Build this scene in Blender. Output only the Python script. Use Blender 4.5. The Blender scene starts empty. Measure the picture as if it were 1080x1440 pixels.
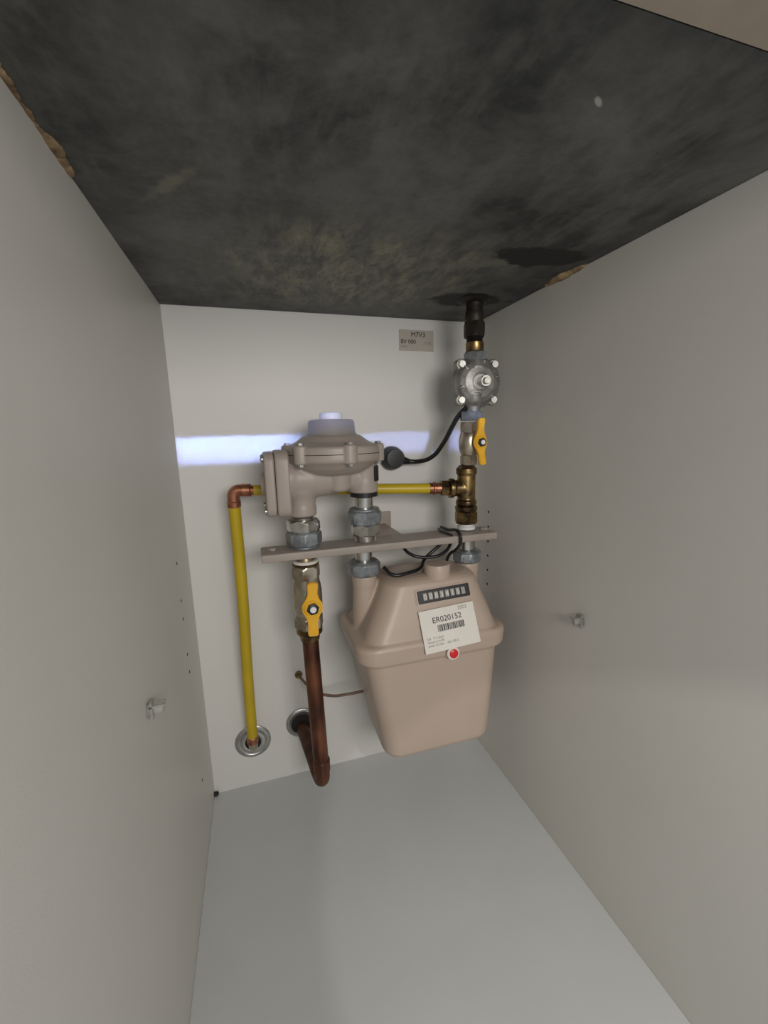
import bpy, bmesh, math, random
from mathutils import Vector, Matrix, Euler
random.seed(4)
S=bpy.context.scene
COL=bpy.context.collection
try:
    S.view_settings.view_transform='Standard'; S.view_settings.look='None'
except Exception: pass

# ------------------------------------------------------------ materials
def nodes(name):
    m=bpy.data.materials.new(name); m.use_nodes=True
    nt=m.node_tree; b=nt.nodes['Principled BSDF']
    return m,nt,b
def ramp(nt,fac,c0,c1,p0=.35,p1=.65):
    r=nt.nodes.new('ShaderNodeValToRGB'); r.color_ramp.elements[0].position=p0; r.color_ramp.elements[1].position=p1
    r.color_ramp.elements[0].color=(*c0,1); r.color_ramp.elements[1].color=(*c1,1)
    nt.links.new(fac,r.inputs[0]); return r.outputs[0]
def noise(nt,scale,detail=4,rough=.55,dist=0,coord='Object',sc=None):
    t=nt.nodes.new('ShaderNodeTexCoord'); n=nt.nodes.new('ShaderNodeTexNoise')
    n.inputs['Scale'].default_value=scale; n.inputs['Detail'].default_value=detail
    n.inputs['Roughness'].default_value=rough; n.inputs['Distortion'].default_value=dist
    src=t.outputs[coord]
    if sc:
        mp=nt.nodes.new('ShaderNodeMapping'); mp.inputs['Scale'].default_value=sc; nt.links.new(src,mp.inputs[0]); src=mp.outputs[0]
    nt.links.new(src,n.inputs['Vector']); return n.outputs['Fac']
def mat(name,c0,c1=None,scale=20,rough=.5,metal=0,bump=0,bscale=200,p0=.35,p1=.65,detail=4,trans=0,coat=0,sc=None):
    m,nt,b=nodes(name)
    if c1 is None: c1=tuple(x*.88 for x in c0)
    nt.links.new(ramp(nt,noise(nt,scale,detail,sc=sc),c1,c0,p0,p1),b.inputs['Base Color'])
    b.inputs['Roughness'].default_value=rough; b.inputs['Metallic'].default_value=metal
    if trans: b.inputs['Transmission Weight'].default_value=trans
    if coat: b.inputs['Coat Weight'].default_value=coat
    if bump:
        bp=nt.nodes.new('ShaderNodeBump'); bp.inputs['Strength'].default_value=bump; bp.inputs['Distance'].default_value=.002
        nt.links.new(noise(nt,bscale,3),bp.inputs['Height']); nt.links.new(bp.outputs[0],b.inputs['Normal'])
    return m
M_wall=mat('melamine_side',(.65,.63,.585),(.62,.60,.555),scale=3,rough=.42,bump=.05,bscale=500)
M_back=mat('melamine_back',(.69,.675,.645),(.66,.65,.62),scale=3,rough=.45,bump=.04,bscale=400)
M_floor=mat('melamine_floor',(.55,.56,.55),(.52,.53,.52),scale=4,rough=.33,bump=.05,bscale=500)
M_trim=mat('beige_front',(.42,.345,.275),(.38,.31,.245),scale=30,rough=.6)
M_meter=mat('meter_enamel',(.47,.37,.30),(.445,.35,.28),scale=8,rough=.40,bump=.05,bscale=900)
M_reg=mat('regulator_enamel',(.36,.305,.265),(.33,.28,.245),scale=10,rough=.42,bump=.12,bscale=500)
M_bar=mat('bracket_enamel',(.36,.305,.265),(.29,.25,.215),scale=14,rough=.42)
M_galv=mat('galvanised_steel',(.36,.385,.40),(.20,.215,.23),scale=60,rough=.42,metal=.7,bump=.2,bscale=300)
M_chrome=mat('bright_steel',(.72,.70,.66),(.5,.49,.46),scale=50,rough=.22,metal=1)
M_alu=mat('cast_aluminium',(.34,.33,.31),(.21,.205,.19),scale=70,rough=.45,metal=.65,bump=.25,bscale=400)
M_brass=mat('aged_brass',(.38,.26,.11),(.07,.045,.026),scale=38,rough=.32,metal=.95,p0=.38,p1=.66,detail=7)
M_brassn=mat('nickel_brass',(.60,.53,.42),(.36,.31,.24),scale=40,rough=.3,metal=.9)
M_cop=mat('oxidised_copper',(.30,.115,.058),(.065,.028,.021),scale=26,rough=.42,metal=.75,p0=.38,p1=.7,detail=8,sc=(1,1,.35))
M_copd=mat('dark_copper',(.14,.065,.048),(.06,.03,.026),scale=30,rough=.5,metal=.6)
M_copb=mat('bright_copper',(.55,.25,.15),(.30,.12,.07),scale=60,rough=.35,metal=.9)
M_yel=mat('yellow_sleeve',(.54,.385,.012),(.45,.32,.010),scale=12,rough=.38,bump=.1,bscale=100)
M_hand=mat('yellow_handle',(.80,.43,.02),(.70,.36,.015),scale=40,rough=.35)
M_blk=mat('black_plastic',(.012,.012,.013),(.008,.008,.009),scale=40,rough=.35)
M_tar=mat('tarred_steel',(.03,.022,.015),(.006,.005,.005),scale=50,rough=.5,metal=.3,bump=.5,bscale=120)
M_white=mat('white_plastic',(.77,.77,.76),(.72,.72,.71),scale=20,rough=.35)
M_paper=mat('label_paper',(.76,.72,.65),(.72,.68,.61),scale=15,rough=.6)
M_paperg=mat('sticker_grey',(.46,.42,.36),(.42,.385,.33),scale=15,rough=.5)
M_ink=mat('ink',(.03,.03,.03),(.05,.05,.05),scale=90,rough=.6)
M_inkg=mat('grey_ink',(.30,.29,.27),(.35,.33,.31),scale=90,rough=.6)
M_red=mat('red_plastic',(.75,.02,.03),(.6,.015,.02),scale=30,rough=.3)
M_capg=mat('grey_cap',(.30,.275,.265),(.27,.25,.24),scale=30,rough=.42)
M_foam=mat('pu_foam',(.42,.30,.165),(.16,.10,.052),scale=60,rough=.85,bump=.6,bscale=150)
M_rim=mat('rim_steel',(.50,.50,.48),(.38,.38,.36),scale=40,rough=.3,metal=.85)
M_clear=mat('clear_plastic',(.74,.74,.70),(.70,.70,.66),scale=30,rough=.2,trans=.75)
M_dark=mat('hole_dark',(.02,.018,.016),(.012,.01,.01),scale=30,rough=.8)
M_wire=mat('brown_sheath',(.20,.13,.09),(.15,.10,.07),scale=30,rough=.5)

def ceiling_mat():
    m,nt,b=nodes('dark_worktop_underside'); L=nt.links
    def math_(op,a,bv,clamp=False):
        n=nt.nodes.new('ShaderNodeMath'); n.operation=op; n.use_clamp=clamp
        for i,v in enumerate((a,bv)):
            if v is None: continue
            if isinstance(v,(int,float)): n.inputs[i].default_value=v
            else: L.new(v,n.inputs[i])
        return n.outputs[0]
    def blob(cx,cy,sx,sy,rot,soft,nscale=14,namp=.5):
        t=nt.nodes.new('ShaderNodeTexCoord'); mp=nt.nodes.new('ShaderNodeMapping'); mp.vector_type='TEXTURE'
        mp.inputs['Location'].default_value=(cx,cy,.9586); mp.inputs['Rotation'].default_value=(0,0,math.radians(rot)); mp.inputs['Scale'].default_value=(sx,sy,1)
        L.new(t.outputs['Object'],mp.inputs[0]); ln=nt.nodes.new('ShaderNodeVectorMath'); ln.operation='LENGTH'; L.new(mp.outputs[0],ln.inputs[0])
        nz=math_('MULTIPLY',math_('SUBTRACT',noise(nt,nscale,6,.6),.5),namp*3)
        d=math_('ADD',ln.outputs['Value'],nz)
        mr=nt.nodes.new('ShaderNodeMapRange'); mr.interpolation_type='SMOOTHSTEP'
        mr.inputs['From Min'].default_value=1-soft; mr.inputs['From Max'].default_value=1+soft; mr.inputs['To Min'].default_value=1; mr.inputs['To Max'].default_value=0
        L.new(d,mr.inputs['Value']); return mr.outputs[0]
    def mix(fac,a,c,k=1):
        mx=nt.nodes.new('ShaderNodeMix'); mx.data_type='RGBA'
        L.new(math_('MULTIPLY',fac,k),mx.inputs[0]); L.new(a,mx.inputs[6])
        if isinstance(c,tuple): mx.inputs[7].default_value=(*c,1)
        else: L.new(c,mx.inputs[7])
        return mx.outputs[2]
    base=ramp(nt,noise(nt,7,10,.72,.2),(.028,.030,.031),(.155,.152,.142),.38,.64)
    base=mix(ramp(nt,noise(nt,11,7,.65,.1,sc=(4,1,1)),(0,0,0),(1,1,1),.5,.72),base,(.19,.185,.165),.4)
    base=mix(ramp(nt,noise(nt,4,5,.6,.2),(0,0,0),(1,1,1),.44,.62),base,(.034,.035,.035),.45)
    scr=ramp(nt,noise(nt,26,10,.78,.15,sc=(1.6,.6,1)),(.080,.081,.074),(.34,.315,.22),.42,.66)
    c=mix(blob(.30,-.20,.17,.13,0,.7,9,.6),base,scr,.9)
    c=mix(blob(.080,-.375,.006,.034,38,.6,70,.8),c,(.24,.225,.16),.55)
    c=mix(blob(.46,-.28,.07,.012,-25,.6,40,.9),c,(.19,.18,.15),.7)
    c=mix(blob(.387,-.553,.0055,.002,35,.4,60,.1),c,(.5,.49,.46),.8)
    c=mix(blob(.52,-.315,.064,.028,-8,.15,30,.5),c,(.006,.006,.006),.99)
    c=mix(blob(.515,-.13,.066,.032,-5,.2,30,.6),c,(.006,.005,.005),.99)
    L.new(c,b.inputs['Base Color']); b.inputs['Roughness'].default_value=.6
    bp=nt.nodes.new('ShaderNodeBump'); bp.inputs['Strength'].default_value=.2; bp.inputs['Distance'].default_value=.002
    L.new(noise(nt,120,5),bp.inputs['Height']); L.new(bp.outputs[0],b.inputs['Normal'])
    return m
M_ceil=ceiling_mat()

# ------------------------------------------------------------ builders
def empty(name,loc=(0,0,0)):
    e=bpy.data.objects.new(name,None); e.empty_display_size=.02; e.location=loc; COL.objects.link(e); return e
def adopt(o,parent):
    if parent:
        o.parent=parent; o.matrix_parent_inverse=Matrix.Translation(-Vector(parent.location))
    return o
def obj(name,bm,m,parent=None,smooth=True,ang=35):
    me=bpy.data.meshes.new(name); bmesh.ops.recalc_face_normals(bm,faces=bm.faces[:]); bm.to_mesh(me); bm.free()
    me.materials.append(m)
    if smooth:
        for p in me.polygons: p.use_smooth=True
        try: me.set_sharp_from_angle(angle=math.radians(ang))
        except Exception: pass
    o=bpy.data.objects.new(name,me); COL.objects.link(o)
    return adopt(o,parent)
def fuse(name,objs,voxel,iters,m,parent):
    bm=bmesh.new()
    for o in objs:
        bm.from_mesh(o.data); bpy.data.objects.remove(o)
    me=bpy.data.meshes.new(name); bm.to_mesh(me); bm.free()
    o=bpy.data.objects.new(name,me); COL.objects.link(o)
    md=o.modifiers.new('r','REMESH'); md.mode='VOXEL'; md.voxel_size=voxel; md.use_smooth_shade=True
    sm=o.modifiers.new('s','SMOOTH'); sm.factor=.5; sm.iterations=iters
    bpy.context.view_layer.update()
    m2=bpy.data.meshes.new_from_object(o.evaluated_get(bpy.context.evaluated_depsgraph_get()))
    o.modifiers.clear(); o.data=m2; m2.materials.clear(); m2.materials.append(m)
    for p in m2.polygons: p.use_smooth=True
    return adopt(o,parent)
def axm(axis):
    a=Vector(axis).normalized(); return a.to_track_quat('Z','Y').to_matrix().to_4x4()
def lathe(name,prof,c,axis,m,parent=None,seg=40,rot=0,smooth=True):
    bm=bmesh.new(); rings=[]
    for r,h in prof:
        if r<=1e-6: rings.append([bm.verts.new((0,0,h))])
        else: rings.append([bm.verts.new((r*math.cos(rot+2*math.pi*i/seg),r*math.sin(rot+2*math.pi*i/seg),h)) for i in range(seg)])
    for a,b in zip(rings,rings[1:]):
        for i in range(seg):
            j=(i+1)%seg
            if len(a)==1 and len(b)==1: continue
            if len(a)==1: bm.faces.new((a[0],b[i],b[j]))
            elif len(b)==1: bm.faces.new((a[i],a[j],b[0]))
            else: bm.faces.new((a[i],a[j],b[j],b[i]))
    if len(rings[0])>1: bm.faces.new(rings[0])
    if len(rings[-1])>1: bm.faces.new(rings[-1])
    bm.transform(Matrix.Translation(c)@axm(axis))
    return obj(name,bm,m,parent,smooth)
def cyl(name,r,h0,h1,c,axis,m,parent=None,b=.0015,seg=40):
    return lathe(name,[(r-b,h0),(r,h0+b),(r,h1-b),(r-b,h1)],c,axis,m,parent,seg)
def hexn(name,r,h0,h1,c,axis,m,parent=None,rot=.2,n=6):
    bm=bmesh.new(); seg=n*8; b=(h1-h0)*.18; rings=[]
    def rad(a): 
        k=math.pi/n; x=((a)%(2*k))-k; return r*math.cos(k)/math.cos(x)
    for cap,h in ((.87,h0),(.94,h0+b*.5),(2,h0+b),(2,h1-b),(.94,h1-b*.5),(.87,h1)):
        rings.append([bm.verts.new((min(rad(2*math.pi*i/seg),r*cap)*math.cos(rot+2*math.pi*i/seg),min(rad(2*math.pi*i/seg),r*cap)*math.sin(rot+2*math.pi*i/seg),h)) for i in range(seg)])
    for a,c2 in zip(rings,rings[1:]):
        for i in range(seg): j=(i+1)%seg; bm.faces.new((a[i],a[j],c2[j],c2[i]))
    bm.faces.new(rings[0]); bm.faces.new(rings[-1])
    bm.transform(Matrix.Translation(c)@axm(axis))
    return obj(name,bm,m,parent,True,28)
def thread(name,r,h0,h1,c,axis,m,parent=None,pitch=.0022):
    prof=[]; h=h0; 
    while h<h1-pitch*.5: prof+= [(r*.93,h),(r,h+pitch*.5)]; h+=pitch
    prof.append((r*.93,h1)); return lathe(name,prof,c,axis,m,parent,32)
def box(name,c,s,m,parent=None,bev=.002,rot=None,seg=3):
    bm=bmesh.new(); bmesh.ops.create_cube(bm,size=1); bm.transform(Matrix.Diagonal((*s,1)))
    if bev: bmesh.ops.bevel(bm,geom=bm.edges[:],offset=bev,segments=seg,affect='EDGES',profile=.5)
    R=Matrix.Identity(4) if rot is None else (Euler(rot).to_matrix().to_4x4() if not isinstance(rot,Matrix) else rot.to_4x4())
    bm.transform(Matrix.Translation(c)@R); return obj(name,bm,m,parent)
def tube(name,pts,r,m,parent=None,smooth=True,res=12,fill=True):
    cu=bpy.data.curves.new(name,'CURVE'); cu.dimensions='3D'; cu.bevel_depth=r; cu.bevel_resolution=6; cu.use_fill_caps=fill; cu.resolution_u=res
    if smooth:
        sp=cu.splines.new('BEZIER'); sp.bezier_points.add(len(pts)-1)
        for bp,p in zip(sp.bezier_points,pts): bp.co=p; bp.handle_left_type=bp.handle_right_type='AUTO'
    else:
        sp=cu.splines.new('POLY'); sp.points.add(len(pts)-1)
        for bp,p in zip(sp.points,pts): bp.co=(*p,1)
    t=bpy.data.objects.new('tmp',cu); COL.objects.link(t); bpy.context.view_layer.update()
    me=bpy.data.meshes.new_from_object(t.evaluated_get(bpy.context.evaluated_depsgraph_get()))
    bpy.data.objects.remove(t); me.name=name; me.materials.clear(); me.materials.append(m)
    for p in me.polygons: p.use_smooth=True
    o=bpy.data.objects.new(name,me); COL.objects.link(o)
    return adopt(o,parent)
def elbow_pts(a,c,b,rad,n=8):
    a,c,b=Vector(a),Vector(c),Vector(b); u=(a-c).normalized(); v=(b-c).normalized()
    p0=c+u*rad; p1=c+v*rad; out=[a]
    for i in range(n+1):
        t=i/n; out.append((1-t)**2*p0+2*t*(1-t)*c+t*t*p1)
    out.append(b); return [tuple(p) for p in out]
def loft(name,secs,m,parent=None,cs=8):
    bm=bmesh.new(); rings=[]
    for z,x0,x1,y0,y1,r in secs:
        ring=[]
        for cx,cy,a0 in ((x1-r,y1-r,0),(x0+r,y1-r,90),(x0+r,y0+r,180),(x1-r,y0+r,270)):
            for i in range(cs+1):
                a=math.radians(a0+90*i/cs); ring.append(bm.verts.new((cx+r*math.cos(a),cy+r*math.sin(a),z)))
        rings.append(ring)
    n=len(rings[0])
    for a,b in zip(rings,rings[1:]):
        for i in range(n): j=(i+1)%n; bm.faces.new((a[i],a[j],b[j],b[i]))
    bm.faces.new(rings[0]); bm.faces.new(rings[-1])
    return obj(name,bm,m,parent,True,40)
def text(name,body,size,mtx,m,parent,ext=.0002,align='LEFT'):
    c=bpy.data.curves.new(name,'FONT'); c.body=body; c.size=size; c.extrude=ext; c.align_x=align
    t=bpy.data.objects.new('tmp',c); COL.objects.link(t); bpy.context.view_layer.update()
    me=bpy.data.meshes.new_from_object(t.evaluated_get(bpy.context.evaluated_depsgraph_get())); bpy.data.objects.remove(t)
    me.transform(mtx); me.materials.clear(); me.materials.append(m); o=bpy.data.objects.new(name,me); COL.objects.link(o)
    return adopt(o,parent)

# ------------------------------------------------------------ room shell
W=.6; H=.9586; F=-.665; T=.018
def slab(name,x0,x1,y0,y1,z0,z1,m,bev=.0008):
    return box(name,((x0+x1)/2,(y0+y1)/2,(z0+z1)/2),(x1-x0,y1-y0,z1-z0),m,None,bev,seg=1)
def ceil_slab():
    bm=bmesh.new(); bmesh.ops.create_cube(bm,size=1)
    bm.transform(Matrix.Translation(((.75)/2,(-.613+T)/2,H+.01))@Matrix.Diagonal((1.25,.613+T,.02,1)))
    return obj('ceiling',bm,M_ceil,None,False)
slab('wall_left',-T,0,F,T,-T,H,M_wall)
slab('wall_right',W,W+T,F,T,-T,H,M_wall)
slab('wall_back',0,W,0,T,-T,H,M_back)
slab('floor',0,W,F,0,-T,0,M_floor)
ceil_slab()
slab('trim_front',-.25,W+.4,-.78,-.614,H-.001,H+.035,M_trim)

# ------------------------------------------------------------ GAS METER
g=empty('gas_meter',(.41,-.14,.18))
x0b,x1b,x0t,x1t=.316,.526,.284,.534
def lsec(z,t,ins=0):
    return (z,x0b+(x0t-x0b)*t+ins,x1b+(x1t-x1b)*t-ins,-.216-.010*t+ins,-.066+.010*t-ins,max(.030-ins*.4,.008))
parts=[loft('a',[lsec(.157,0,.022),lsec(.1585,0,.013),lsec(.163,0,.005),lsec(.171,0.02,.001)]+[lsec(.188+.167*i/6,.08+.92*i/6) for i in range(7)],M_meter),
 loft('b',[(.352,.283,.536,-.226,-.054,.03),(.356,.274,.545,-.230,-.048,.034),(.359,.271,.548,-.231,-.046,.035),(.382,.269,.550,-.232,-.045,.036),(.386,.271,.548,-.230,-.047,.035),(.389,.279,.540,-.228,-.052,.032)],M_meter)]
US=[(.380,0),(.390,.05),(.415,.30),(.445,.64),(.467,.88)]
def usec(z,t,ins=0):
    return (z,.284+.048*t+ins,.534-.028*t-ins,-.227+.033*t+ins,-.055-.030*t-ins,.032)
parts.append(loft('c',[usec(z,t) for z,t in US]+[usec(.476,.95,.001),usec(.481,1,.005),usec(.484,1,.013),usec(.485,1,.022)],M_meter))
for i,(px,py) in enumerate(((.306,-.135),(.513,-.13))):
    parts.append(lathe('p',[(.024,.370),(.0235,.40),(.021,.465),(.022,.470),(.022,.486),(.017,.487)],(px,py,0),(0,0,1),M_meter))
fuse('meter_housing',parts,.002,5,M_meter,g)
sl=math.atan2(.033,.087)
ex=Vector((1,0,0)); ez=Vector((0,math.sin(sl),math.cos(sl))); en=Vector((0,-math.cos(sl),math.sin(sl)))
def fmat(x,s,n,roll=0):
    o=Vector((x,-.2262,.388))+ez*s+en*n
    R=Matrix((ex,ez,en)).transposed().to_4x4()
    return Matrix.Translation(o)@R@Matrix.Rotation(math.radians(roll),4,'Z')
def fbox(name,x,s,n,size,m,roll=0,bev=.001,dx=0,dy=0,par=g):
    bm=bmesh.new(); bmesh.ops.create_cube(bm,size=1); bm.transform(Matrix.Translation((dx,dy,0))@Matrix.Diagonal((*size,1)))
    if bev: bmesh.ops.bevel(bm,geom=bm.edges[:],offset=bev,segments=2,affect='EDGES')
    bm.transform(fmat(x,s,n,roll)); return obj(name,bm,m,par)
CX=.430
fbox('counter_bezel',CX,.073,.001,(.106,.028,.006),M_meter,2,.0015)
fbox('counter_window',CX,.073,.004,(.098,.022,.003),M_blk,2,.0008)
for i in range(8):
    bm=bmesh.new(); bmesh.ops.create_cube(bm,size=1); bm.transform(Matrix.Translation((-.036+.0103*i,0,0))@Matrix.Diagonal((.0072,.012,.0006,1)))
    bm.transform(fmat(CX,.073,.0058,2)); obj('digit_wheel_%d'%(i+1),bm,M_inkg,g,False)
    text('digit_%d'%(i+1),'0083415 '[i],.012,fmat(CX,.073,.0062,2)@Matrix.Translation((-.039+.0103*i,-.0042,0)),M_paper,g)
lab=lambda dx,dy,n=.0064: fmat(CX+.001,.016,n,3)@Matrix.Translation((dx,dy,0))
bm=bmesh.new(); bmesh.ops.create_cube(bm,size=1); bm.transform(Matrix.Diagonal((.103,.070,.0012,1))); bm.transform(fmat(CX+.001,.016,.0055,3)); obj('rating_label',bm,M_paper,g,False)
text('label_year','2003',.009,lab(.020,.026),M_inkg,g)
text('label_serial','ER020152',.0135,lab(-.030,.012),M_ink,g)
x=-.022
while x<.028:
    w=random.choice([.0006,.001,.0016]); bm=bmesh.new(); bmesh.ops.create_cube(bm,size=1); bm.transform(Matrix.Diagonal((w,.011,.0004,1))); bm.transform(lab(x,.002)); obj('barcode_bar',bm,M_ink,g,False); x+=w+random.choice([.0007,.0011])
text('label_small','G4   V 2 dm3\nQmax 6 m3/h\npmax 0,5 bar   -20..+50 C',.0055,lab(-.045,-.014),M_inkg,g)
cyl('button_ring',.0115,0,.006,(.432,-.233,.362),(0,-1,.1),M_paper,g)
lathe('red_button',[(.0078,.005),(.0078,.0075),(.005,.009),(0,.0093)],(.432,-.233,.362),(0,-1,.1),M_red,g)
lathe('top_knob',[(.0235,.478),(.0235,.500),(.022,.5035),(0,.504)],(.431,-.172,0),(0,0,1),M_meter,g)

# ------------------------------------------------------------ BIG REGULATOR
LX,LY=.203,-.140; MX,MY=.309,-.140; RX,RY=.513,-.130
r=empty('pressure_regulator',(.258,-.14,.66))
RC=(.258,-.140,0)
P=[lathe('a',[(.030,.668),(.048,.672),(.062,.680),(.072,.688),(.077,.691),(.079,.694),(.079,.702),(.0788,.704),(.0788,.712),(.077,.715),(.070,.7175),(.060,.722),(.050,.730),(.044,.733)],RC,(0,0,1),M_reg,None,72)]
for i in range(6):
    a=math.radians(40+60*i); c=(.258+.0745*math.cos(a),-.14+.0745*math.sin(a),0)
    P.append(lathe('l',[(.010,.689),(.0112,.691),(.0112,.715),(.0098,.718)],c,(0,0,1),M_reg,None,20))
P.append(lathe('inlet_body',[(.020,.602),(.0235,.604),(.0235,.617),(.022,.620),(.023,.630),(.029,.642),(.032,.658),(.031,.675),(.026,.69),(.012,.700)],(LX,LY,0),(0,0,1),M_reg))
P.append(lathe('cross_body',[(.036,.176),(.036,.186),(.034,.195),(.033,.22),(.029,.245),(.025,.275),(.02,.31)],(0,-.14,.668),(1,0,-.02),M_reg))
P.append(lathe('orifice_boss',[(.010,.640),(.015,.641),(.019,.645),(.022,.665),(.024,.69)],(.264,-.152,0),(0,0,1),M_reg))
P.append(lathe('outlet_body',[(.021,.634),(.0245,.636),(.0245,.655),(.0238,.66),(.0248,.69),(.022,.70)],(MX,MY,0),(0,0,1),M_reg))
fuse('cast_body',P,.0016,6,M_reg,r)
lathe('flange_joint',[(.0785,.7025),(.0793,.7028),(.0793,.7035),(.0785,.7038)],RC,(0,0,1),M_dark,r,72)
lathe('spring_cap',[(.041,.729),(.0412,.734),(.039,.737),(.0375,.754),(.035,.757),(.030,.7575)],RC,(0,0,1),M_capg,r,48)
lathe('adjuster_button',[(.0185,.757),(.0195,.764),(.018,.768),(.010,.7695),(0,.770)],RC,(0,0,1),M_white,r,40)
for i in range(6):
    a=math.radians(40+60*i); c=(.258+.0755*math.cos(a),-.14+.0755*math.sin(a),0)
    hexn('flange_bolt_%d'%i,.0058,.7165,.7215,c,(0,0,1),M_rim,r)
    hexn('flange_nut_%d'%i,.0058,.685,.690,c,(0,0,1),M_rim,r)
lathe('gasket_black',[(.019,.6285),(.0240,.6285),(.0240,.636),(.019,.636)],(MX,MY,0),(0,0,1),M_blk,r)
def xplate(name,x0,x1,hy,hz,rad,cz=.659,cy=-.14):
    bm=bmesh.new(); rings=[]
    for x,ins in ((x0,.003),(x0+.001,.001),(x0+.003,0),(x1-.002,0),(x1,.002)):
        ring=[]
        for sy,sz,a0 in ((1,1,0),(-1,1,90),(-1,-1,180),(1,-1,270)):
            for i in range(9):
                a=math.radians(a0+90*i/8); ring.append(bm.verts.new((x,cy+sy*(hy-rad)+(rad-ins)*math.cos(a),cz+sz*(hz-rad)+(rad-ins)*math.sin(a))))
        rings.append(ring)
    n=len(rings[0])
    for a,b in zip(rings,rings[1:]):
        for i in range(n): j=(i+1)%n; bm.faces.new((a[i],a[j],b[j],b[i]))
    bm.faces.new(rings[0]); bm.faces.new(rings[-1]); return obj(name,bm,M_reg,r,True,40)
xplate('shutoff_cover',.146,.161,.044,.050,.016)
xplate('shutoff_flange',.1620,.183,.046,.052,.018)
lathe('cover_boss',[(.016,0),(.018,.002),(.020,.008)],(.140,-.14,.659),(1,0,0),M_reg,r)
for sy in(-1,1):
    for sz in(-1,1):
        cyl('cover_screw',.005,0,.004,(.1425,-.14+sy*.034,.659+sz*.040),(1,0,0),M_rim,r,.0008,16)
box('nameplate',(.3275,-.158,.668),(.002,.012,.026),M_blk,r,.0005,(0,0,math.radians(-45)))

# ------------------------------------------------------------ UNIONS
def union(base,x,y,parts,loc):
    e=empty(base,loc)
    for k,(kind,rr,h0,h1,m) in enumerate(parts):
        n={'h':'hex_nut','c':'nipple','t':'thread','g':'ribbed_nut','o':'collar'}[kind]+'_%d'%(k+1)
        if kind=='h': hexn(n,rr,h0,h1,(x,y,0),(0,0,1),m,e,rot=.3+.4*k)
        elif kind=='g': hexn(n,rr,h0,h1,(x,y,0),(0,0,1),m,e,rot=.1+.3*k,n=8)
        elif kind=='t': thread(n,rr,h0,h1,(x,y,0),(0,0,1),m,e)
        else: cyl(n,rr,h0,h1,(x,y,0),(0,0,1),m,e)
    return e
union('pipe_union',LX,LY,[('t',.019,.592,.6015,M_chrome),('h',.0285,.577,.596,M_chrome),('g',.030,.553,.577,M_galv),('o',.026,.549,.554,M_galv)],(LX,LY,.57))
union('pipe_union',MX,MY,[('c',.0155,.605,.628,M_chrome),('o',.026,.603,.608,M_galv),('g',.030,.580,.604,M_galv),('h',.0265,.561,.580,M_chrome),('t',.019,.549,.562,M_chrome)],(MX,MY,.58))
union('pipe_union',.306,-.135,[('c',.0155,.51,.535,M_chrome),('o',.025,.509,.513,M_galv),('g',.030,.4875,.511,M_galv)],(.306,-.135,.5))
union('pipe_union',.513,-.130,[('c',.0155,.51,.535,M_chrome),('o',.024,.506,.510,M_galv),('g',.0285,.4875,.508,M_galv)],(.513,-.13,.5))

# ------------------------------------------------------------ BRACKET
b=empty('mounting_bracket',(.35,-.14,.54))
box('bar_plate',(.343,-.142,.542),(.422,.058,.013),M_bar,b,.002)
box('bracket_arm',(.36,-.058,.5455),(.055,.113,.004),M_bar,b,.001)
box('bracket_wall_plate',(.36,-.003,.535),(.08,.005,.075),M_bar,b,.001)
for sx in(-.02,.02):
    bm=bmesh.new(); vs=[bm.verts.new(v) for v in ((.36+sx-.0015,-.005,.544),(.36+sx-.0015,-.11,.544),(.36+sx-.0015,-.005,.505))]
    f=bm.faces.new(vs); rr=bmesh.ops.extrude_face_region(bm,geom=[f]); bmesh.ops.translate(bm,verts=[v for v in rr['geom'] if isinstance(v,bmesh.types.BMVert)],vec=(.003,0,0)); obj('gusset',bm,M_bar,b,False)
for xx in(.150,.543): hexn('bar_bolt',.0075,.548,.5525,(xx,-.140,0),(0,0,1),M_bar,b)

# ------------------------------------------------------------ BALL VALVES
def handle(e,x,y,zc,up,dn,wid,tilt,hub=.0125):
    top=[(up,wid*.40),(up*.92,wid*.5),(up*.55,wid*.45),(up*.35,wid*.6),(up*.12,wid*.95),(-dn*.12,wid*.95),(-dn*.35,wid*.6),(-dn*.55,wid*.45),(-dn*.92,wid*.5),(-dn,wid*.40)]
    L=[(-w,z) for z,w in top]; Rr=[(w,z) for z,w in reversed(top)]
    bm=bmesh.new(); vs=[bm.verts.new((px,0,pz)) for px,pz in L+Rr]; f=bm.faces.new(vs)
    q=bmesh.ops.extrude_face_region(bm,geom=[f]); bmesh.ops.translate(bm,verts=[v for v in q['geom'] if isinstance(v,bmesh.types.BMVert)],vec=(0,.007,0))
    for v in bm.verts: v.co.y-= .010*max(0,abs(v.co.z)/max(up,dn)-.25)
    bmesh.ops.recalc_face_normals(bm,faces=bm.faces[:])
    bmesh.ops.bevel(bm,geom=bm.edges[:],offset=.0012,segments=2,affect='EDGES')
    bm.transform(Matrix.Translation((x,y-.0035,zc))@Matrix.Rotation(math.radians(tilt),4,'Y')); obj('lever_handle',bm,M_hand,e,True,40)
    cyl('handle_hub',hub,0,.008,(x,y+.002,zc),(0,-1,0),M_hand,e)
    hexn('handle_nut',hub*.7,.008,.012,(x,y+.002,zc),(0,-1,0),M_blk,e)
    cyl('nut_core',hub*.36,.012,.0145,(x,y+.002,zc),(0,-1,0),M_white,e,.0005)
v=empty('ball_valve',(LX,LY,.44))
thread('upper_thread',.0165,.524,.536,(LX,LY,0),(0,0,1),M_brassn,v)
cyl('thread_ring',.0215,.521,.526,(LX,LY,0),(0,0,1),M_paper,v)
lathe('seal_ring',[(.019,.517),(.0225,.518),(.0225,.521),(.019,.522)],(LX,LY,0),(0,0,1),M_brass,v)
hexn('upper_hex',.0245,.494,.517,(LX,LY,0),(0,0,1),M_brassn,v)
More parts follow.
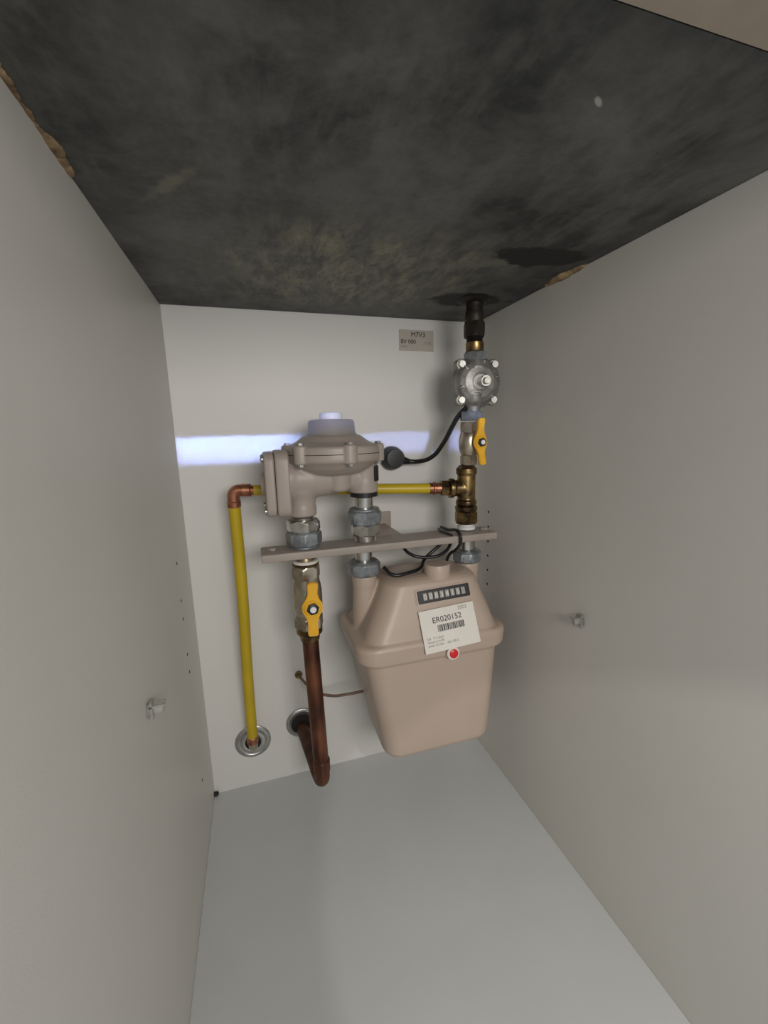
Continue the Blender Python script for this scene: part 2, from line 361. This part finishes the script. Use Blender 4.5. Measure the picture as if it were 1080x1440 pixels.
lathe('body',[(.0215,.495),(.022,.49),(.0235,.483),(.0248,.472),(.025,.458),(.0248,.445),(.0235,.436),(.022,.430),(.021,.425)],(LX,LY,0),(0,0,1),M_brassn,v)
hexn('lower_hex',.0255,.405,.428,(LX,LY,0),(0,0,1),M_brassn,v)
lathe('compression_nut',[(.0225,.408),(.0225,.396),(.018,.391),(.0165,.382)],(LX,LY,0),(0,0,1),M_brass,v)
cyl('stem_boss',.011,0,.034,(LX+.003,LY,.455),(0,-1,0),M_brassn,v)
handle(v,LX+.003,LY-.038,.455,.045,.046,.0175,2,.0145)
v=empty('ball_valve',(.517,RY,.705))
VX=.5155
hexn('lower_hex',.0165,.6725,.690,(VX-.001,RY,0),(0,0,1),M_brassn,v)
lathe('body',[(.014,.69),(.016,.694),(.0185,.702),(.019,.712),(.0185,.722),(.016,.731),(.014,.734)],(VX,RY,0),(0,0,1),M_brassn,v)
hexn('upper_hex',.0185,.732,.751,(VX+.001,RY,0),(0,0,1),M_brassn,v)
cyl('stem_boss',.008,0,.026,(VX+.002,RY,.712),(.35,-1,0),M_brassn,v)
handle(v,VX+.007,RY-.027,.714,.042,.040,.0135,-3,.0115)

# ------------------------------------------------------------ RIGHT RISER
t=empty('brass_tee_fitting',(.511,RY,.63))
TX=.5105
lathe('adapter',[(.013,.549),(.017,.551),(.017,.556),(.014,.558),(.014,.562)],(RX-.002,RY,0),(0,0,1),M_white,t)
hexn('base_nut',.0225,.562,.585,(TX,RY,0),(0,0,1),M_brass,t)
lathe('base_collar',[(.019,.585),(.021,.588),(.021,.594),(.017,.597)],(TX,RY,0),(0,0,1),M_brass,t)
YD=Vector((-1,.135,.035)).normalized()
T0=Vector((TX,RY,.629))
P=[lathe('tee_run',[(.0165,.596),(.0195,.598),(.0195,.605),(.0168,.608),(.0168,.654),(.0195,.657),(.0195,.666),(.0155,.669),(.0145,.672)],(TX,RY,0),(0,0,1),M_brass),
 lathe('tee_branch',[(.0155,.004),(.0155,.024),(.0185,.026),(.0185,.034),(.013,.036)],T0,YD,M_brass)]
fuse('tee_casting',P,.0011,3,M_brass,t)
hexn('branch_nut',.0155,.036,.050,T0,YD,M_brass,t)

yp=empty('yellow_gas_pipe',(.09,-.06,.15))
def along(d): return tuple(T0+YD*d)
dEl=(TX-.094)/-YD.x
E0=Vector(along(dEl))
tube('copper_end',[along(.0505),along(.072)],.0105,M_copb,yp,False)
cyl('copper_bead',.0118,.060,.066,T0,YD,M_copb,yp)
tube('horizontal_run',[along(.070),along(dEl-.035)],.0094,M_yel,yp,False)
tube('copper_stub',[along(dEl-.040),along(dEl-.012)],.0088,M_copb,yp,False)
cyl('elbow_collar',.0112,dEl-.030,dEl-.014,T0,YD,M_copb,yp)
B0=Vector((.0865,-.028,.125))
VD=(B0-E0).normalized()
Vd=lambda d: tuple(E0+VD*d)
tube('corner_elbow',elbow_pts(along(dEl-.022),tuple(E0),Vd(.026),.012),.0105,M_copb,yp,False)
cyl('elbow_collar_low',.0115,.018,.030,E0,VD,M_copb,yp)
Lv=(B0-E0).length
tube('vertical_run',[Vd(.028),tuple(Vector(Vd(Lv*.35))+Vector((.002,0,0))),Vd(Lv*.7),Vd(Lv-.006)],.0102,M_yel,yp)
tube('wall_elbow',elbow_pts(Vd(Lv-.010),(.0865,-.026,.104),(.0865,-.0015,.104),.014),.009,M_brassn,yp,False)
cyl('bottom_collar',.0112,Lv-.012,Lv+.004,E0,VD,M_copb,yp)

def rosette(x,z,ro,ri,loc):
    e=empty('pipe_escutcheon',loc)
    lathe('disc',[(ro,0),(ro,.003),(ro-.002,.0045),(ro*.82,.005),(ro*.76,.0035),(ro*.72,.0035),(ro*.68,.006),(ri+.003,.0075),(ri,.0065),(ri,.001)],(x,-.0,z),(0,-1,0),M_rim,e,56)
    lathe('bore',[(ri,.0010),(ri,.0015)],(x,-.0,z),(0,-1,0),M_dark,e,40)
    return e
rosette(.0855,.104,.036,.016,(.0855,0,.104))
rosette(.188,.123,.033,.0235,(.188,0,.123))

cp=empty('copper_gas_pipe',(.205,-.135,.1))
P0=(LX,LY,.392); P1=(LX+.008,LY+.002,.086); P2=(.2045,-.105,.0925)
tube('riser',elbow_pts(P0,P1,P2,.022,10),.0142,M_cop,cp,False)
tube('wall_stub',[(.206,-.115,.091),(.1885,-.0015,.112)],.0138,M_copd,cp,False)
cyl('elbow_socket',.0158,0,.024,(LX+.0073,LY+.002,.114),(0,0,1),M_cop,cp)

w=empty('earth_wire',(.188,0,.23))
tube('wire',[(.189,-.006,.235),(.198,-.03,.232),(.215,-.06,.227),(.245,-.085,.227),(.270,-.10,.234),(.302,-.11,.240)],.0028,M_wire,w)
lathe('wall_terminal',[(.008,0),(.008,.003),(.005,.004),(.005,.010),(.0035,.012)],(.188,0,.236),(0,-1,0),M_brass,w,24)

# small round solenoid valve body on the riser
q=empty('solenoid_gas_valve',(.528,-.13,.82))
GC=Vector((.5275,-.130,.820)); ga=Vector((-.10,-1,-.02)).normalized()
A=axm(ga)
P=[lathe('body_disc',[(.030,-.024),(.040,-.018),(.0435,-.010),(.0455,-.008),(.0455,.004),(.0435,.006),(.041,.008),(.036,.015),(.027,.020),(.016,.022),(.013,.0235)],GC,ga,M_alu,None,64)]
for i in range(4):
    an=math.radians(45+90*i); c=GC+ (A.to_3x3()@Vector((math.cos(an)*.0435,math.sin(an)*.0435,0)))
    P.append(lathe('lug',[(.0095,-.010),(.010,-.008),(.010,.006),(.009,.008)],c,ga,M_alu,None,20))
for i in range(6):
    an=math.radians(15+60*i); c=GC+ga*.014+(A.to_3x3()@Vector((math.cos(an)*.028,math.sin(an)*.028,0)))
    P.append(box('rib',tuple(c),(.022,.003,.008),M_alu,None,.001,A.to_3x3()@Matrix.Rotation(an,3,'Z')))
P.append(lathe('lower_neck',[(.013,.768),(.014,.778),(.019,.785),(.022,.80)],(.522,-.13,0),(0,0,1),M_alu))
P.append(lathe('upper_neck',[(.022,.845),(.019,.856),(.0175,.860)],(.5255,-.13,0),(0,0,1),M_alu))
fuse('cast_body',P,.0011,3,M_alu,q)
for i in range(4):
    an=math.radians(45+90*i); c=GC+ (A.to_3x3()@Vector((math.cos(an)*.0435,math.sin(an)*.0435,0)))
    hexn('lug_bolt_%d'%i,.0065,.007,.0135,c,ga,M_chrome,q)
hexn('centre_plug',.0105,.021,.036,GC+Vector((.004,0,0)),ga,M_chrome,q)
cyl('centre_stub',.006,.036,.041,GC+Vector((.004,0,0)),ga,M_chrome,q,.001,20)
hexn('lower_hex',.0215,.753,.769,(.519,-.13,0),(0,0,1),M_galv,q)
hexn('upper_hex',.0215,.858,.872,(.5255,-.13,0),(0,0,1),M_galv,q)
tp=empty('threaded_riser_pipe',(.523,-.13,.9))
lathe('brass_nipple',[(.015,.8725),(.016,.874),(.016,.888),(.0145,.890)],(.5245,-.13,0),(0,0,1),M_brass,tp)
thread('steel_nipple',.0145,.888,.905,(.524,-.13,0),(0,0,1),M_tar,tp)
hexn('tarred_coupling',.0195,.897,.923,(.523,-.13,0),(0,0,1),M_tar,tp)
lathe('tarred_pipe',[(.0150,.922),(.0165,.928),(.0160,.936),(.014,.945),(.0155,H-.001)],(.522,-.132,0),(0,0,1),M_tar,tp)
lathe('sealant_collar',[(.016,H-.006),(.024,H-.004),(.030,H-.0005)],(.521,-.132,0),(0,0,1),M_tar,tp,24)

# plug and cable
pg=empty('power_plug',(.4,-.01,.685))
lathe('plug_body',[(.0245,.0005),(.0245,.010),(.0235,.014),(.0215,.017),(.0205,.030),(.018,.034),(0,.035)],(.404,0,.684),(0,-1,0),M_blk,pg,48)
lathe('strain_relief',[(.009,.010),(.009,.018),(.0055,.034)],(.404,-.024,.684),(1,0,-.25),M_blk,pg,20)
tube('cable',[(.430,-.024,.678),(.450,-.030,.676),(.472,-.055,.685),(.486,-.080,.712),(.494,-.105,.745),(.500,-.120,.764),(.510,-.132,.777)],.0045,M_blk,pg)
mc=empty('signal_cable',(.42,-.15,.5))
tube('cable_1',[(.338,-.150,.500),(.350,-.165,.489),(.378,-.165,.489),(.408,-.150,.491),(.425,-.13,.500),(.455,-.125,.520),(.470,-.120,.53)],.0032,M_blk,mc)
tube('cable_2',[(.38,-.12,.533),(.392,-.14,.516),(.42,-.15,.509),(.455,-.15,.514),(.476,-.135,.53),(.477,-.118,.534)],.003,M_blk,mc)
tube('cable_3',[(.470,-.105,.552),(.472,-.13,.5525),(.475,-.174,.5525),(.476,-.176,.540),(.472,-.168,.524),(.467,-.15,.510),(.464,-.14,.492)],.0028,M_blk,mc)
tube('cable_tie',[(.460,-.115,.5515),(.458,-.145,.5515),(.461,-.172,.5515)],.002,M_blk,mc)

# ------------------------------------------------------------ small things on the walls
st=empty('wall_sticker',(.464,0,.917))
box('paper',(.464,-.0008,.917),(.074,.001,.040),M_paperg,st,0)
def bm_(x,z): return Matrix.Translation((x,-.0016,z))@Matrix.Rotation(math.radians(90),4,'X')
text('line_1','M7V3',.013,bm_(.452,.924),M_ink,st,.0004); text('line_2','BV 000',.011,bm_(.430,.911),M_ink,st,.0004); text('line_3','00081',.006,bm_(.43,.903),M_inkg,st); text('line_4','V081',.008,bm_(.480,.910),M_inkg,st)
def pin(side,y,z):
    e=empty('shelf_pin',(0 if side<0 else W,y,z)); s=-side; X=0 if side<0 else W
    cyl('collar',.008,0,.003,(X,y,z),(s,0,0),M_clear,e,.0008,24)
    cyl('peg',.0045,.002,.016,(X,y,z),(s,0,0),M_clear,e,.001,24)
    box('shelf_tab',(X+s*.010,y,z+.006),(.016,.012,.003),M_clear,e,.0008)
    box('stop_web',(X+s*.004,y,z+.001),(.004,.012,.020),M_clear,e,.0008)
pin(-1,-.358,.436); pin(1,-.34,.439)
def holes(X,s,pts,name):
    bm=bmesh.new()
    for y,z in pts:
        q2=bmesh.ops.create_cone(bm,cap_ends=True,segments=16,radius1=.0026,radius2=.0026,depth=.0006); bmesh.ops.transform(bm,matrix=Matrix.Translation((X+s*.0002,y,z))@Matrix.Rotation(math.radians(90),4,'Y'),verts=q2['verts'])
    return obj(name,bm,M_dark,None,False)
holes(0,1,[(-.11,z) for z in (.534,.470,.438,.374,.342,.13)],'shelf_pin_holes')
holes(W,-1,[(-.062,z) for z in (.565,.533,.501,.469,.437,.405)],'shelf_pin_holes')
def foam(name,x0,s,y0,y1,prof):
    lst=[]; y=y0
    while y>y1:
        u=(y0-y)/(y0-y1); k=prof(u)
        bm=bmesh.new(); bmesh.ops.create_icosphere(bm,subdivisions=2,radius=1)
        rr=k*random.uniform(.6,1.3)
        bm.transform(Matrix.Translation((x0+s*rr*random.uniform(-.1,.5),y,H-.0005))@Matrix.Diagonal((rr,rr*random.uniform(1,2.2),rr*.5,1)))
        lst.append(obj('f',bm,M_foam))
        y-=.0028
    fuse(name,lst,.0009,2,M_foam,None)
foam('expanding_foam',0,1,-.372,-.60,lambda u:.0021+.0035*max(0,1-u*4)+.0013*abs(math.sin(u*9)))
foam('expanding_foam',W,-1,-.225,-.31,lambda u:.0026+.0055*math.sin(u*math.pi))
bm=bmesh.new(); bmesh.ops.create_icosphere(bm,subdivisions=2,radius=.005)
for v_ in bm.verts: v_.co=v_.co*(1+random.uniform(-.2,.2))+Vector((.004,-.006,.004))
obj('rubber_foot',bm,M_dark,None)

# ------------------------------------------------------------ camera
cam=bpy.data.objects.new('camera',bpy.data.cameras.new('camera')); COL.objects.link(cam)
cam.location=(.13479,-.83677,.72864); cam.rotation_euler=(1.39231,.02516,-.29687)
cam.data.sensor_fit='VERTICAL'; cam.data.sensor_height=36; cam.data.lens=36*590.07/1440; cam.data.clip_start=.01
S.camera=cam

# ------------------------------------------------------------ lights
def area(name,loc,tgt,sx,sy,pw,col,spread=180):
    l=bpy.data.lights.new(name,'AREA'); l.shape='RECTANGLE'; l.size=sx; l.size_y=sy; l.energy=pw; l.color=col; l.spread=math.radians(spread)
    o=bpy.data.objects.new(name,l); COL.objects.link(o); o.location=loc
    o.rotation_euler=(Vector(tgt)-Vector(loc)).to_track_quat('-Z','Y').to_euler(); return o
area('kitchen_light',(.36,-1.6,.93),(.30,0,.52),.55,.35,10,(1,.965,.92))
sy=.2854
area('daylight_slit',(.10,-1.6,.720+1.6*sy),(.10,0,.720),.24,.055,.075,(.31,.43,1.0),1)
area('daylight_slit',(.40,-1.6,.722+1.6*sy),(.40,0,.722),.36,.05,.036,(.35,.48,1.0),1)
sp=bpy.data.lights.new('floor_fill_spot','SPOT'); sp.energy=7; sp.spot_size=math.radians(34); sp.spot_blend=.12; sp.shadow_soft_size=.02; sp.color=(1,.97,.92)  # added fill, no real lamp: brightens right floor, cone edge leaves left side darker
so=bpy.data.objects.new('floor_fill_spot',sp); COL.objects.link(so); so.location=(.36,-1.15,.9); so.rotation_euler=(Vector((.52,-.40,0))-so.location).to_track_quat('-Z','Y').to_euler()
wd=bpy.data.worlds.new('w'); S.world=wd; wd.use_nodes=True
wd.node_tree.nodes['Background'].inputs[0].default_value=(.87,.90,.92,1); wd.node_tree.nodes['Background'].inputs[1].default_value=.42
